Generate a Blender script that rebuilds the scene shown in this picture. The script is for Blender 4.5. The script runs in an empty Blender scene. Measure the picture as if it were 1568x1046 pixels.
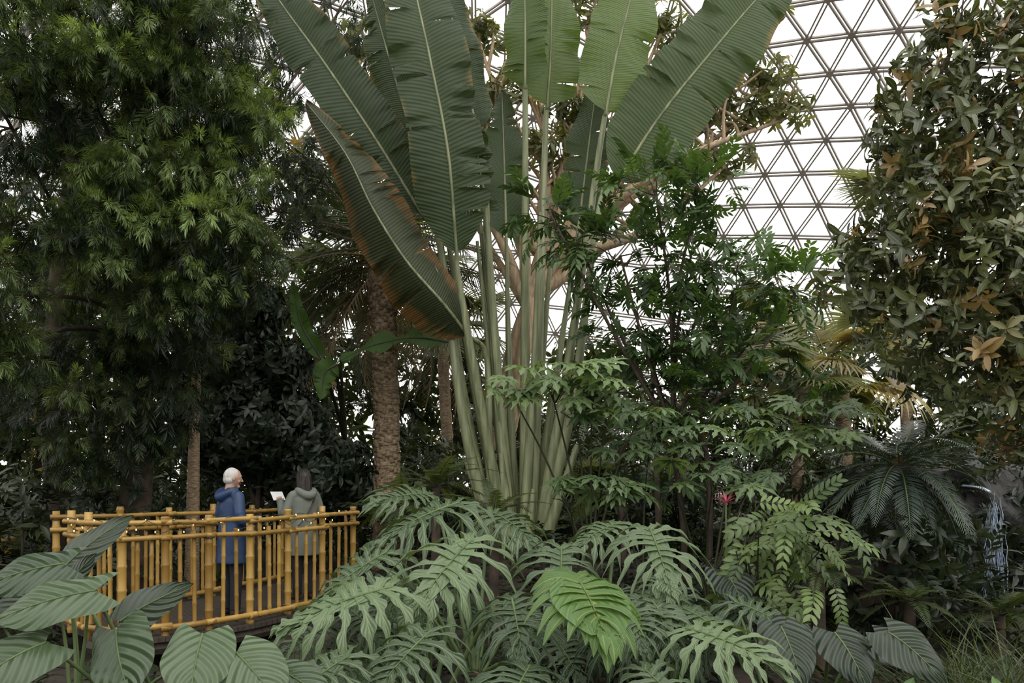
import bpy, math, numpy as np
from mathutils import Vector, Matrix
rng=np.random.default_rng(11)
A=np.array
def nrm(v):
    v=np.asarray(v,float); return v/(np.linalg.norm(v,axis=-1,keepdims=True)+1e-9)
# ------------------------------------------------------------------ mesh builder
class MB:
    def __init__(s): s.V=[];s.F=[];s.U=[];s.T=[];s.M=[];s.n=0
    def add(s,V,F,U=None,t=.5,m=0):
        V=np.asarray(V,float);F=np.asarray(F,int)
        s.V.append(V);s.F.append(F+s.n);s.n+=len(V)
        s.U.append(np.zeros((len(V),3)) if U is None else U)
        s.T.append(np.full(len(V),t) if np.isscalar(t) else t)
        s.M.append(np.full(len(F),m) if np.isscalar(m) else m)
    def tpl(s):
        return (np.concatenate(s.V),np.concatenate(s.F),np.concatenate(s.U),np.concatenate(s.M))
    def many(s,tp,R,P,S,T,moff=0):
        V0,F0,U0,M0=tp;n=len(P)
        if n==0:return
        V=(np.einsum('nij,vj->nvi',R,V0)*np.asarray(S)[:,None,None]+P[:,None,:]).reshape(-1,3)
        k=len(V0)
        F=(F0[None]+(np.arange(n)*k)[:,None,None]).reshape(-1,4)
        s.V.append(V);s.F.append(F+s.n);s.n+=len(V)
        s.U.append(np.tile(U0,(n,1)));s.T.append(np.repeat(T,k));s.M.append(np.tile(M0+moff,n))
    def build(s,name,mats,parent=None,smooth=True):
        V=np.concatenate(s.V);F=np.concatenate(s.F)
        me=bpy.data.meshes.new(name)
        me.vertices.add(len(V));me.vertices.foreach_set('co',V.astype(np.float32).ravel())
        me.loops.add(len(F)*4);me.loops.foreach_set('vertex_index',F.astype(np.int32).ravel())
        me.polygons.add(len(F));me.polygons.foreach_set('loop_start',(np.arange(len(F))*4).astype(np.int32))
        me.polygons.foreach_set('material_index',np.concatenate(s.M).astype(np.int32))
        me.polygons.foreach_set('use_smooth',np.full(len(F),smooth))
        a=me.attributes.new('tint','FLOAT','POINT');a.data.foreach_set('value',np.concatenate(s.T).astype(np.float32))
        a=me.attributes.new('luv','FLOAT_VECTOR','POINT');a.data.foreach_set('vector',np.concatenate(s.U).astype(np.float32).ravel())
        for m in mats: me.materials.append(m)
        me.update(calc_edges=True)
        ob=bpy.data.objects.new(name,me);bpy.context.scene.collection.objects.link(ob)
        if parent: ob.parent=parent
        return ob
def frames(D,Uh):
    y=nrm(D);x=nrm(np.cross(y,Uh));z=np.cross(x,y)
    return np.stack([x,y,z],axis=-1)
def gridF(r,c,closed=False):
    i=np.arange(r-1)[:,None];j=np.arange(c if closed else c-1)[None]
    a=i*c+j;b=i*c+(j+1)%c
    return np.stack([a,b,b+c,a+c],-1).reshape(-1,4)
def spline(P,n):
    P=np.asarray(P,float)
    if len(P)==2: 
        t=np.linspace(0,1,n+1)[:,None];return P[0]*(1-t)+P[1]*t
    Q=np.vstack([2*P[0]-P[1],P,2*P[-1]-P[-2]]);m=len(P)-1
    out=[]
    for u in np.linspace(0,m,n+1):
        i=min(int(u),m-1);t=u-i;a,b,c,d=Q[i:i+4]
        out.append(.5*(2*b+(c-a)*t+(2*a-5*b+4*c-d)*t*t+(3*b-a-3*c+d)*t**3))
    return A(out)
def tube(mb,P,R,k=6,m=0,t=.5,flat=None,cap=False):
    P=np.asarray(P,float);n=len(P)
    R=np.full(n,R,float) if np.isscalar(R) else np.interp(np.linspace(0,1,n),np.linspace(0,1,len(R)),R)
    if cap:
        P=np.vstack([P[:1],P,P[-1:]]);R=np.concatenate([[R[0]*.02],R,[R[-1]*.02]]);n+=2
    T=np.gradient(P,axis=0)
    if cap:T[0]=T[1]=P[2]-P[1];T[-1]=T[-2]=P[-2]-P[-3]
    T=nrm(T)
    h=A([0,0,1.]) if abs(T[:,2]).mean()<.8 else A([0,1.,0])
    X=nrm(np.cross(T,h));Z=np.cross(X,T)
    a=np.linspace(0,2*np.pi,k,endpoint=False)
    fx,fz=(1,1) if flat is None else flat
    V=P[:,None]+R[:,None,None]*(fx*np.cos(a)[None,:,None]*X[:,None]+fz*np.sin(a)[None,:,None]*Z[:,None])
    L=np.concatenate([[0],np.cumsum(np.linalg.norm(np.diff(P,axis=0),axis=1))])
    U=np.zeros((n,k,3));U[...,0]=np.cos(a)[None];U[...,1]=L[:,None];U[...,2]=np.sin(a)[None]
    mb.add(V.reshape(-1,3),gridF(n,k,True),U.reshape(-1,3),t,m)
def leafT(L=1,W=.3,n=4,c=1,fold=.2,droop=.2,peak=.45,sharp=.8,base=0.,wave=0.,m=0):
    s=np.linspace(0,1,n+1);q=sharp*(1-peak)/peak
    w=(s+1e-3)**(sharp)*(1.001-s)**q if q>0 else s
    w=w/w.max()*W/2;w=np.maximum(w,W*.02);w[0]=max(w[0],base*W/2)
    t=np.linspace(-1,1,2*c+1)
    X=t[None]*w[:,None];Y=np.repeat(s[:,None]*L,2*c+1,1)
    Z=np.abs(X)*fold-droop*L*s[:,None]**2+wave*np.sin(s[:,None]*14)*np.abs(X)
    V=np.stack([X,Y,Z],-1).reshape(-1,3)
    U=np.stack([np.repeat(t[None],n+1,0),np.repeat(s[:,None],2*c+1,1),0*X],-1).reshape(-1,3)
    F=gridF(n+1,2*c+1);return V,F,U,np.full(len(F),m)
def heartT(L=1,W=.7,n=12,c=4,fold=.12,droop=.25,m=0,lobe=.22):
    s=np.linspace(0,1,n+1);w=W/2*np.maximum(np.sin(np.pi*np.clip(s*.8+.2,0,1))**.75*(1-s**5*.6),.02);w[0]=W*.30
    t=np.linspace(-1,1,2*c+1)
    X=t[None]*w[:,None];Y=s[:,None]*L-lobe*L*np.abs(t[None])**1.2*(1-s[:,None])**2*np.minimum(1,6*np.abs(t[None]))
    Z=np.abs(X)*fold-droop*L*s[:,None]**2-.5*X*X/W+.035*np.sin(11*s[:,None]+2*t[None])*np.abs(t[None])**2
    V=np.stack([X,Y,Z],-1).reshape(-1,3)
    U=np.stack([np.repeat(t[None],n+1,0),np.repeat(s[:,None],2*c+1,1),0*X],-1).reshape(-1,3)
    F=gridF(n+1,2*c+1);return V,F,U,np.full(len(F),m)
def whorlT(k,lf,elev,jit=.3,m=0,spread=.08,sj=.75):
    mb=MB();a=np.arange(k)*2.4+rng.uniform(0,.9,k);e=elev+rng.normal(0,jit,k)
    D=np.stack([np.cos(a)*np.cos(e),np.sin(e),np.sin(a)*np.cos(e)],-1)
    P=np.zeros((k,3));P[:,1]=np.linspace(-.03,spread,k)
    mb.many(lf,frames(D,np.tile([0,1.,0],(k,1))),P,rng.uniform(sj,1.1,k),np.full(k,.5),m);return mb.tpl()
def twigT(n,TL,lf,ang,roll=0.,droop=.2,taper=.4,stem=.004,stemm=1,m=0,two=True,tip=True):
    mb=MB();s=np.linspace(.12,1,n);y=s*TL;z=-droop*TL*s*s
    sd=np.where(np.arange(n)%2==0,1.,-1.)
    rl=rng.uniform(-roll,roll,n) if two else rng.uniform(0,2*np.pi,n)
    a=ang*(1-.35*s)+rng.normal(0,.1,n)
    X=np.sin(a)*sd*np.cos(rl);Z=np.sin(a)*np.sin(rl)-2*droop*s*np.cos(a);Y=np.cos(a)
    D=np.stack([X,Y,Z],-1);U=np.tile([0,0,1.],(n,1)) if two else np.tile([0.01,.3,1.],(n,1))
    P=np.stack([0*y,y,z],-1)
    mb.many(lf,frames(D,U),P,(1-taper*np.abs(s-.4))*rng.uniform(.85,1.1,n),np.full(n,.5),m)
    ss=np.linspace(0,1,6);tube(mb,np.stack([0*ss,ss*TL,-droop*TL*ss*ss],-1),[stem,stem*.3],4,stemm)
    return mb.tpl()
def frondT(L,n,lf,ang=1.1,droop=.35,vee=.3,stem=.015,prof=lambda s:np.sin(np.pi*np.clip(.12+.86*s,0,1))**.6,start=.12,m=0,stemm=1,ldroop=.0):
    mb=MB();s=np.repeat(np.linspace(start,1,n),2);sd=np.tile([1.,-1.],n)
    a=ang*(1-.55*s);th=droop*2*s
    P=np.stack([0*s,L*(s-.25*droop*s**3),-droop*L*s*s],-1)
    c,sn=np.cos(th*.9),np.sin(th*.9)
    lx=np.sin(a)*sd*np.cos(vee);ly=np.cos(a);lz=np.sin(a)*np.sin(vee)-ldroop+rng.normal(0,.06,2*n)
    D=np.stack([lx,ly*c+lz*sn,lz*c-ly*sn],-1);U=np.stack([0*s,sn,c],-1)
    mb.many(lf,frames(D,U),P,prof(s)*rng.uniform(.92,1.05,2*n),np.full(2*n,.5),m)
    ss=np.linspace(0,1,12);tube(mb,np.stack([0*ss,L*(ss-.25*droop*ss**3),-droop*L*ss*ss],-1),[stem,stem*.25],5,stemm)
    return mb.tpl()
def fanT(k=26,L=1,W=.06,span=2.3,droop=.35,pet=1.,m=0,stemm=1):
    mb=MB();lf=leafT(L,W,6,1,.5,droop,.4,.5)
    a=np.linspace(-span,span,k)
    D=np.stack([np.sin(a),np.cos(a),.25*np.cos(a*.5)],-1);Uh=np.tile([0,0,1.],(k,1))
    mb.many(lf,frames(D,Uh),np.zeros((k,3)),(1-.25*(np.abs(a)/span)**2)*rng.uniform(.9,1.05,k),np.full(k,.5),m)
    r=np.linspace(.0,.42,4);aa=np.linspace(-span,span,k*2)
    V=np.stack([np.sin(aa)[None]*r[:,None]*L,np.cos(aa)[None]*r[:,None]*L,(np.arange(2*k)%2*.02)[None]*r[:,None]*3+.1*r[:,None]],-1).reshape(-1,3)
    F=gridF(4,2*k);mb.add(V,F,np.zeros((len(V),3))+[.5,.3,0],.5,m)
    tube(mb,[[0,-pet,-.3*pet],[0,-pet*.5,-.08*pet],[0,0,0]],[.02,.01],5,stemm);return mb.tpl()
def lobedT(nl=9,wav=.3,wid=.085,seed=0,dr=.5,body=.15,m=0,full=1.,fr=20.,tipdroop=.25,jit=1.):
    # deeply divided philodendron / monstera leaf, midrib from origin to y=1
    g=np.random.default_rng(seed);mb=MB()
    def lobe(s0,a,l,w,sd):
        n=26;r=np.linspace(0,1,n+1);al=a-.5*r*(a>.3)+jit*g.normal(0,.12)*r;ds=l/n
        x=np.concatenate([[0],np.cumsum(np.sin((al[1:]+al[:-1])/2)*ds)]);y=s0+np.concatenate([[0],np.cumsum(np.cos((al[1:]+al[:-1])/2)*ds)])
        tw=g.normal(0,.3)
        z=.16*x-dr*x**2-dr*.35*np.maximum(y,0)**2-.15*np.maximum(-y,0)-tipdroop*l*r**3+jit*g.normal(0,.035)*r
        base=w*(np.minimum(1,.75+.6*r)*np.minimum(1,((1.01-r)/.36))**.8)
        V=[];U=[];T=np.stack([np.sin(al),np.cos(al)],-1);N=np.stack([T[:,1],-T[:,0]],-1);phs=g.uniform(0,6,2)
        for t in(-1,-.45,0,.45,1):
            k=0 if t<0 else 1
            wv=np.sin(r*fr+phs[k]);wv=np.sign(wv)*np.abs(wv)**.6
            ww=base*(1+(wav*wv*(r>.3)*(1.2-.5*r) if abs(t)==1 else 0));ww=np.maximum(ww,.003)
            fwd=.5*ww*abs(t)
            V.append(np.stack([x+N[:,0]*ww*t+T[:,0]*fwd,y+N[:,1]*ww*t+T[:,1]*fwd,z+.25*abs(t)*ww+tw*t*ww*r],-1));U.append(np.stack([0*r+t,r,0*r],-1))
        V=np.stack(V,1).reshape(-1,3);U=np.stack(U,1).reshape(-1,3);V[:,0]*=sd
        mb.add(V,gridF(n+1,5),U,.5,m)
    for i in range(nl):
        f=i/(nl-1)
        a=2.65-2.25*f**.75;l=full*(.44+.20*math.sin(math.pi*min(1,f*1.15+.05))-.17*f)
        for sd in(1,-1):
            s0=max(0,.02+.80*f**.95+jit*g.normal(0,.012));lobe(s0,a+jit*g.normal(0,.10),l*g.uniform(.82,1.12),wid*g.uniform(.8,1.15)*(1-.25*f),sd)
    lobe(.78,0.,.27,wid*1.0,1)
    y=np.linspace(-.02,.85,14);t=np.linspace(-1,1,9);w=body*np.sin(np.pi*np.linspace(.2,.93,14))**.7
    X=t[None]*w[:,None];Y=np.repeat(y[:,None],9,1)+.25*np.abs(X);Z=.16*np.abs(X)-dr*X*X-dr*.35*np.maximum(Y,0)**2-.004
    mb.add(np.stack([X,Y,Z],-1).reshape(-1,3),gridF(14,9),np.stack([np.repeat(t[None],14,0),Y*1.2-.25*np.abs(X)*1.2,0*Y],-1).reshape(-1,3),.5,m)
    yy=np.linspace(-.02,1,12);tube(mb,np.stack([0*yy,yy,-dr*.35*yy**2*(yy>0)+.004],-1),[.013,.003],5,m+1)
    return mb.tpl()
def palmlobeT(seed=0,nl=7):
    g=np.random.default_rng(seed);mb=MB()
    for i in range(nl):
        a=(i-(nl-1)/2)*.62;l=1-.09*abs(i-(nl-1)/2)
        n=12;r=np.linspace(0,1,n+1);w=.13*np.sin(np.pi*np.clip(r*.75+.18,0,1))*(1+.45*np.sin(r*17+g.uniform(0,3))*(r>.3));w=np.maximum(w,.005)
        V=[];U=[];T=A([math.sin(a),math.cos(a)]);N=A([T[1],-T[0]])
        for t in(-1,0,1):
            V.append(np.stack([T[0]*r*l+N[0]*w*t,T[1]*r*l+N[1]*w*t,.1*r-.35*r*r+abs(t)*w*.25],-1));U.append(np.stack([0*r+t,r,0*r],-1))
        mb.add(np.stack(V,1).reshape(-1,3),gridF(n+1,3),np.stack(U,1).reshape(-1,3),.5,0)
    tube(mb,[[0,-.5,-.25],[0,-.2,-.06],[0,0,0]],[.012,.008],4,1);return mb.tpl()
# ------------------------------------------------------------------ materials
def nt(name):
    m=bpy.data.materials.new(name);m.use_nodes=True;N=m.node_tree.nodes;L=m.node_tree.links
    return m,N,L,N['Principled BSDF'],N['Material Output']
def mth(N,L,op,a,b=None,clamp=False):
    n=N.new('ShaderNodeMath');n.operation=op;n.use_clamp=clamp
    for i,v in enumerate((a,b)):
        if v is None:continue
        if isinstance(v,(int,float)):n.inputs[i].default_value=v
        else:L.new(v,n.inputs[i])
    return n.outputs[0]
def mixc(N,L,f,a,b,bt='MIX'):
    n=N.new('ShaderNodeMix');n.data_type='RGBA';n.blend_type=bt
    for i,v in((0,f),(6,a),(7,b)):
        if isinstance(v,(int,float)):n.inputs[i].default_value=v
        elif isinstance(v,tuple):n.inputs[i].default_value=(*v,1)
        else:L.new(v,n.inputs[i])
    return n.outputs[2]
def mr(N,L,v,a,b,c,d):
    n=N.new('ShaderNodeMapRange')
    L.new(v,n.inputs[0])
    for i,x in enumerate((a,b,c,d)):n.inputs[i+1].default_value=x
    return n.outputs[0]
def noise(N,L,sc,det=3,vec=None):
    n=N.new('ShaderNodeTexNoise');n.inputs['Scale'].default_value=sc;n.inputs['Detail'].default_value=det
    if vec is None:
        t=N.new('ShaderNodeTexCoord');vec=t.outputs['Object']
    L.new(vec,n.inputs['Vector']);return n.outputs['Fac']
def leaf_mat(name,c1,c2,vein=None,lat=0,slant=.5,rough=.42,trans=.22,edge=None,third=None,midw=.06,bump=.4,latc=.25,veinf=.6,edger=(.78,1.15),bdist=.02,spec=.5):
    m,N,L,B,O=nt(name)
    at=N.new('ShaderNodeAttribute');at.attribute_name='luv';sp=N.new('ShaderNodeSeparateXYZ');L.new(at.outputs['Vector'],sp.inputs[0])
    ti=N.new('ShaderNodeAttribute');ti.attribute_name='tint'
    ax=mth(N,L,'ABSOLUTE',sp.outputs[0])
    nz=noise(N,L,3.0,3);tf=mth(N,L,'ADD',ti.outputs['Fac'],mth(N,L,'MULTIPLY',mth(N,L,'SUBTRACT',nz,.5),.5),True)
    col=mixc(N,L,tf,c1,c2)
    if third: col=mixc(N,L,mr(N,L,ti.outputs['Fac'],third[1],third[1]+.02,0,1),col,third[0])
    h=None
    if lat:
        ph=mth(N,L,'MULTIPLY',mth(N,L,'SUBTRACT',sp.outputs[1],mth(N,L,'MULTIPLY',ax,slant)),lat*6.283)
        sn=mth(N,L,'SINE',ph);h=sn
        lf=mr(N,L,sn,.55,1,0,latc);col=mixc(N,L,lf,col,vein or c2)
    if vein:
        col=mixc(N,L,mr(N,L,ax,midw*.4,midw,veinf,0),col,vein)
    if edge:
        n2=noise(N,L,2.2,5);n3=noise(N,L,.8,2)
        e=mth(N,L,'ADD',ax,mth(N,L,'MULTIPLY',mth(N,L,'SUBTRACT',n2,.5),1.1));e=mth(N,L,'ADD',e,mth(N,L,'MULTIPLY',mth(N,L,'SUBTRACT',n3,.5),.8))
        col=mixc(N,L,mr(N,L,e,edger[0],edger[1],0,1),col,edge)
    L.new(col,B.inputs['Base Color'])
    B.inputs['Roughness'].default_value=rough;B.inputs['Specular IOR Level'].default_value=spec
    if h is not None:
        b=N.new('ShaderNodeBump');b.inputs['Strength'].default_value=bump;b.inputs['Distance'].default_value=bdist
        L.new(h,b.inputs['Height']);L.new(b.outputs[0],B.inputs['Normal'])
    tr=N.new('ShaderNodeBsdfTranslucent');L.new(mixc(N,L,1.,col,(1.6,1.55,.6),'MULTIPLY'),tr.inputs[0])
    mx=N.new('ShaderNodeMixShader');mx.inputs[0].default_value=trans
    L.new(B.outputs[0],mx.inputs[1]);L.new(tr.outputs[0],mx.inputs[2]);L.new(mx.outputs[0],O.inputs[0]);return m
def solid(name,c1,c2,sc=8,rough=.7,bump=.3,dist=.01,emit=None,metal=0,stretch=None):
    m,N,L,B,O=nt(name)
    tc=N.new('ShaderNodeTexCoord');vec=tc.outputs['Object']
    if stretch:
        mp=N.new('ShaderNodeMapping');mp.inputs['Scale'].default_value=stretch;L.new(vec,mp.inputs[0]);vec=mp.outputs[0]
    f=noise(N,L,sc,5,vec);ff=mr(N,L,f,.3,.7,0,1)
    L.new(mixc(N,L,ff,c1,c2),B.inputs['Base Color']);B.inputs['Roughness'].default_value=rough;B.inputs['Metallic'].default_value=metal
    b=N.new('ShaderNodeBump');b.inputs['Strength'].default_value=bump;b.inputs['Distance'].default_value=dist
    L.new(f,b.inputs['Height']);L.new(b.outputs[0],B.inputs['Normal'])
    if emit:B.inputs['Emission Color'].default_value=(*emit[0],1);B.inputs['Emission Strength'].default_value=emit[1]
    return m
bark_tan=solid('tan_bark',(.24,.17,.10),(.50,.37,.24),6,.8,.5,.02,stretch=(3,3,.8))
bark_dark=solid('dark_bark',(.03,.022,.015),(.09,.065,.045),8,.9,.6,.02)
bark_palm=solid('palm_bark',(.13,.09,.055),(.42,.31,.20),14,.9,.8,.02,stretch=(1,1,3))
stem_green=solid('green_stem',(.06,.10,.03),(.12,.17,.06),5,.5,.1)
stem_dark=solid('dark_stem',(.03,.03,.015),(.06,.065,.03),5,.6,.1)
petiole_m=solid('petiole_skin',(.10,.12,.055),(.29,.31,.17),3,.45,.15,.01,stretch=(6,6,.5))
# ------------------------------------------------------------------ foliage scattering
def foliage(mb,blobs,dens,tpls,size,out=.7,dz=0.,noi=.35,up=(0,0,1),shell=.45,tint=(.15,.75),moff=0,uo=.3):
    for b in blobs:
        c=A(b[:3]);r=A(b[3:6]);k=b[6] if len(b)>6 else 1.;to=b[7] if len(b)>7 else 0.
        n=max(3,int(dens*k*(r[0]*r[1]*r[2])**(2/3)))
        d=nrm(rng.normal(size=(n,3)));q=(shell+(1-shell)*rng.random(n)**.6)*rng.uniform(.85,1.12,n)
        P=c+d*q[:,None]*r;D=d*out+A([0,0,dz])+rng.normal(0,noi,(n,3))
        U=np.tile(A(up,float),(n,1))+rng.normal(0,.25,(n,3))+d*uo
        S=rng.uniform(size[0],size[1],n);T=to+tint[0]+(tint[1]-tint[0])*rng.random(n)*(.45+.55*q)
        w=rng.integers(0,len(tpls),n);R=frames(D,U)
        for i,t in enumerate(tpls):
            s=w==i;mb.many(t,R[s],P[s],S[s],T[s],moff)
def limbs(mb,root,blobs,r0,m,k=5,seed=1):
    g=np.random.default_rng(seed)
    for b in blobs:
        c=A(b[:3]);r=A(b[3:6]);ro=A(root)
        mid=ro*.55+c*.45+g.normal(0,.15,3);mid[2]+=.1
        tube(mb,spline([ro,mid,c],10),[r0,r0*.55],6,m)
        for _ in range(k):
            d=nrm(g.normal(size=3))*r*.9;tube(mb,spline([c-(c-mid)*.15*g.random(),c+d*.5+g.normal(0,.06,3),c+d],6),[r0*.4,r0*.12],4,m)
def place(mb,tp,base,D,U,s,t=.5,moff=0):
    mb.many(tp,frames(A([D],float),A([U],float)),A([base],float),A([s],float),A([t],float),moff)
# ------------------------------------------------------------------ ground
def gh(x,y):
    x=np.asarray(x,float);y=np.asarray(y,float)
    z=-.35+1.0*np.exp(-((x-.3)**2/7+(y-12.5)**2/6))+.75*np.exp(-((x-6.5)**2/7+(y-12)**2/6))+.5/(1+np.exp(-(y-16)))
    z=z+.25*np.exp(-((x-.3)**2/3+(y-6)**2/1.5))+1.1*np.exp(-((x-4.1)**2/1.6+(y-8.6)**2/.9))
    return z+.04*np.sin(3*x+y)+.03*np.sin(5*y-2*x)
gx=np.linspace(-24,28,180);gy=np.linspace(-10,36,170);X,Y=np.meshgrid(gx,gy)
mb=MB();mb.add(np.stack([X,Y,gh(X,Y)],-1).reshape(-1,3),gridF(170,180))
soil=solid('damp_soil',(.012,.009,.006),(.05,.037,.024),9,.95,.8,.05)
mb.build('ground',[soil])
# ------------------------------------------------------------------ geodesic dome
def dome():
    C=A([2.,13.,-.3]);R=21.;n=20
    p=[(0,0,1.)];
    for i in range(5):p.append((math.cos(i*1.2566)*.8944,math.sin(i*1.2566)*.8944,.4472))
    for i in range(5):p.append((math.cos(i*1.2566+.6283)*.8944,math.sin(i*1.2566+.6283)*.8944,-.4472))
    p.append((0,0,-1.));p=A(p)
    f=[]
    for i in range(5):
        j=(i+1)%5;f+=[(0,1+i,1+j),(1+i,6+i,1+j),(1+j,6+i,6+j),(11,6+j,6+i)]
    E={};VV={}
    def key(v):
        k=tuple(np.round(v,4)+0.);VV[k]=v;return k
    for a,b,c in f:
        K={}
        for i in range(n+1):
            for j in range(n+1-i):K[i,j]=key(nrm(p[a]*(n-i-j)+p[b]*i+p[c]*j))
        for i in range(n):
            for j in range(n-i):
                q=[K[i,j],K[i+1,j],K[i,j+1]]
                for u,v in((0,1),(1,2),(2,0)):E[tuple(sorted((q[u],q[v])))]=1
    mb=MB();rot=A(Matrix.Rotation(.35,3,'Z')@Matrix.Rotation(.3,3,'X'))
    F=A([[0,1,3,2],[4,6,7,5],[0,4,5,1],[2,3,7,6],[0,2,6,4],[1,5,7,3]])
    for k0,k1 in E:
        a=rot@VV[k0];b=rot@VV[k1]
        if a[2]<0 or b[2]<0:continue
        P0=C+a*R;P1=C+b*R;d=nrm(P1-P0);o=nrm(a+b);s=np.cross(d,o)
        for off in(-.055,.055):
            V=[]
            for P in(P0,P1):
                for u in(-.023,.023):
                    for w in(-.06,.06):V.append(P+s*(off+u)+o*w)
            mb.add(V,F)
    for k,v in VV.items():
        a=rot@v
        if a[2]<0:continue
        tube(mb,[C+a*(R-.09),C+a*(R+.08)],.11,8,0,cap=True)
    steel=solid('dome_steel',(.22,.19,.16),(.30,.265,.23),3,.6,.05)
    mb.build('geodesic_dome',[steel],smooth=False)
    mb=MB();a=np.linspace(0,2*np.pi,97)
    V=[];
    for r,z in((R+.1,-.6),(R+.1,1.1),(R-.35,1.1),(R-.35,-.6)):
        V.append(np.stack([C[0]+r*np.cos(a),C[1]+r*np.sin(a),0*a+z],-1))
    mb.add(np.concatenate(V),gridF(4,97));mb.build('wall_dome_base',[solid('concrete',(.3,.29,.27),(.42,.41,.38),2,.9,.2)],smooth=False)
dome()
# ------------------------------------------------------------------ bird of paradise
mS=leaf_mat('strelitzia_leaf',(.016,.030,.012),(.058,.090,.032),(.12,.16,.06),lat=95,slant=.03,rough=.50,trans=.22,edge=(.17,.115,.035),bump=.3,latc=.18,midw=.04,edger=(.98,1.22),bdist=.008,veinf=.35,spec=.35)
mSb=leaf_mat('strelitzia_leaf_old',(.020,.027,.010),(.045,.060,.022),(.12,.12,.05),lat=95,slant=.03,rough=.50,trans=.10,edge=(.16,.085,.025),bump=.3,latc=.15,midw=.04,edger=(.68,.98),bdist=.008,veinf=.35,spec=.35)
mSl=leaf_mat('strelitzia_leaf_young',(.06,.10,.032),(.15,.215,.08),(.26,.32,.13),lat=95,slant=.03,rough=.42,trans=.4,edge=(.2,.16,.05),bump=.3,latc=.2,midw=.045,edger=(1.1,1.4),bdist=.008)
def blade(mb,pts,nh,W,fold=.25,n=150,c=5,m=0,t=.5,tears=8,seed=0,asym=0.,curl=0.):
    g=np.random.default_rng(seed);P=spline(pts,n);T=nrm(np.gradient(P,axis=0));nh=A(nh,float)
    S=nrm(np.cross(T,nh));Nn=np.cross(S,T);s=np.linspace(0,1,n+1)
    w=W/2*np.minimum(1,(s/.13+.02))**.55*np.minimum(1,(1.005-s)/.42)**.62*(1+.03*np.sin(s*23+seed))
    tt=np.linspace(-1,1,2*c+1);V=np.zeros((n+1,2*c+1,3))
    notch=np.ones((n+1,2));tw=np.zeros((n+1,2))
    for _ in range(tears):
        i=g.integers(int(n*.10),int(n*.92));sd=g.integers(0,2);notch[i,sd]=g.uniform(.2,.65);notch[i-1,sd]*=.9
        tw[i+1:i+1+g.integers(4,14),sd]+=g.uniform(-.6,.25)
    for j,q in enumerate(tt):
        sd=0 if q<0 else 1;ww=w*q*(notch[:,sd] if abs(q)>.3 else 1)
        fo=fold*(1+asym*(1 if q>0 else -1));up=np.abs(ww)*math.sin(fo)-curl*ww**2/W*2+.004*np.sin(s*190+seed)*abs(q)+.06*np.sin(s*17+3*sd+seed)*abs(q)**2+tw[:,sd]*np.maximum(0,abs(q)-.3)*w*.6
        V[:,j]=P+S*(ww*math.cos(fo))[:,None]+Nn*up[:,None]
    U=np.zeros((n+1,2*c+1,3));U[...,0]=tt[None];U[...,1]=s[:,None]
    mb.add(V.reshape(-1,3),gridF(n+1,2*c+1),U.reshape(-1,3),t,m)
    tube(mb,P+Nn*.002,[.026,.018,.004],6,3)
mb=MB();B0=A([.12,12.,.45])
L=[
 ([(-.66,11.6,3.75),(-1.0,11.3,4.15),(-1.5,11.1,4.7),(-1.95,11.0,5.4),(-2.35,11.05,6.2),(-2.95,11.2,7.0)],(-.35,-1,.55),1.05,-.5,1,.4),
 ([(-1.35,11.6,5.55),(-1.95,11.4,6.5),(-2.7,11.3,7.6),(-3.35,11.3,8.5),(-3.75,11.4,9.2)],(-.2,-1,.3),.9,.3,0,.25),
 ([(-1.35,12.3,6.3),(-1.65,12.2,7.3),(-1.95,12.2,8.3),(-2.25,12.3,9.4)],(-.5,-1,.2),.85,.3,0,.35),
 ([(-.80,11.3,4.9),(-.9,11.0,6.2),(-1.15,10.9,7.5),(-1.4,11.,8.7),(-1.5,11.2,9.8)],(.15,-1,.1),1.12,.3,0,.4),
 ([(-.55,12.1,7.0),(-.75,12.,7.9),(-.95,12.,8.8),(-1.1,12.1,9.8)],(.5,-1,.1),.75,.35,0,.3),
 ([(.2,11.8,7.55),(.2,11.7,8.3),(.18,11.8,9.6)],(-.5,-1,0),.7,.25,2,.1),
 ([(.55,12.2,7.45),(.6,12.1,8.3),(.62,12.1,9.6)],(.1,-1,0),.95,.25,2,.25),
 ([(1.42,11.8,7.15),(1.55,11.7,7.9),(1.75,11.7,8.7),(2.0,11.8,9.7)],(.1,-1,.1),1.0,.15,2,.45),
 ([(1.58,11.6,6.05),(2.2,11.4,6.95),(2.95,11.3,7.85),(3.6,11.3,8.6),(4.25,11.5,9.25)],(.15,-1,.35),1.25,.25,0,.75),
 ([(-.45,11.5,5.95),(-.5,11.3,6.3),(-.45,11.2,6.65)],(.3,-1,.1),.42,.4,0,.6),
]
for i,(p,nh,W,fo,m,t) in enumerate(L):
    blade(mb,p,nh,W,fo,m=m,t=t,seed=i,tears=16 if i in(0,1,3) else 9,c=6,curl=.25,n=190)
    b=A(p[0]);o=A([np.clip(b[0]*.22,-.32,.26)+rng.uniform(-.06,.06),rng.uniform(-.25,.25),0])+B0;tg=nrm(A(p[0])-A(p[1]))
    tube(mb,spline([o,o*.6+b*.4+A([(b[0]-o[0])*.05,0,.05]),b+tg*.5,b],24),[.105,.072,.045,.03],8,3,rng.random())
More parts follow.
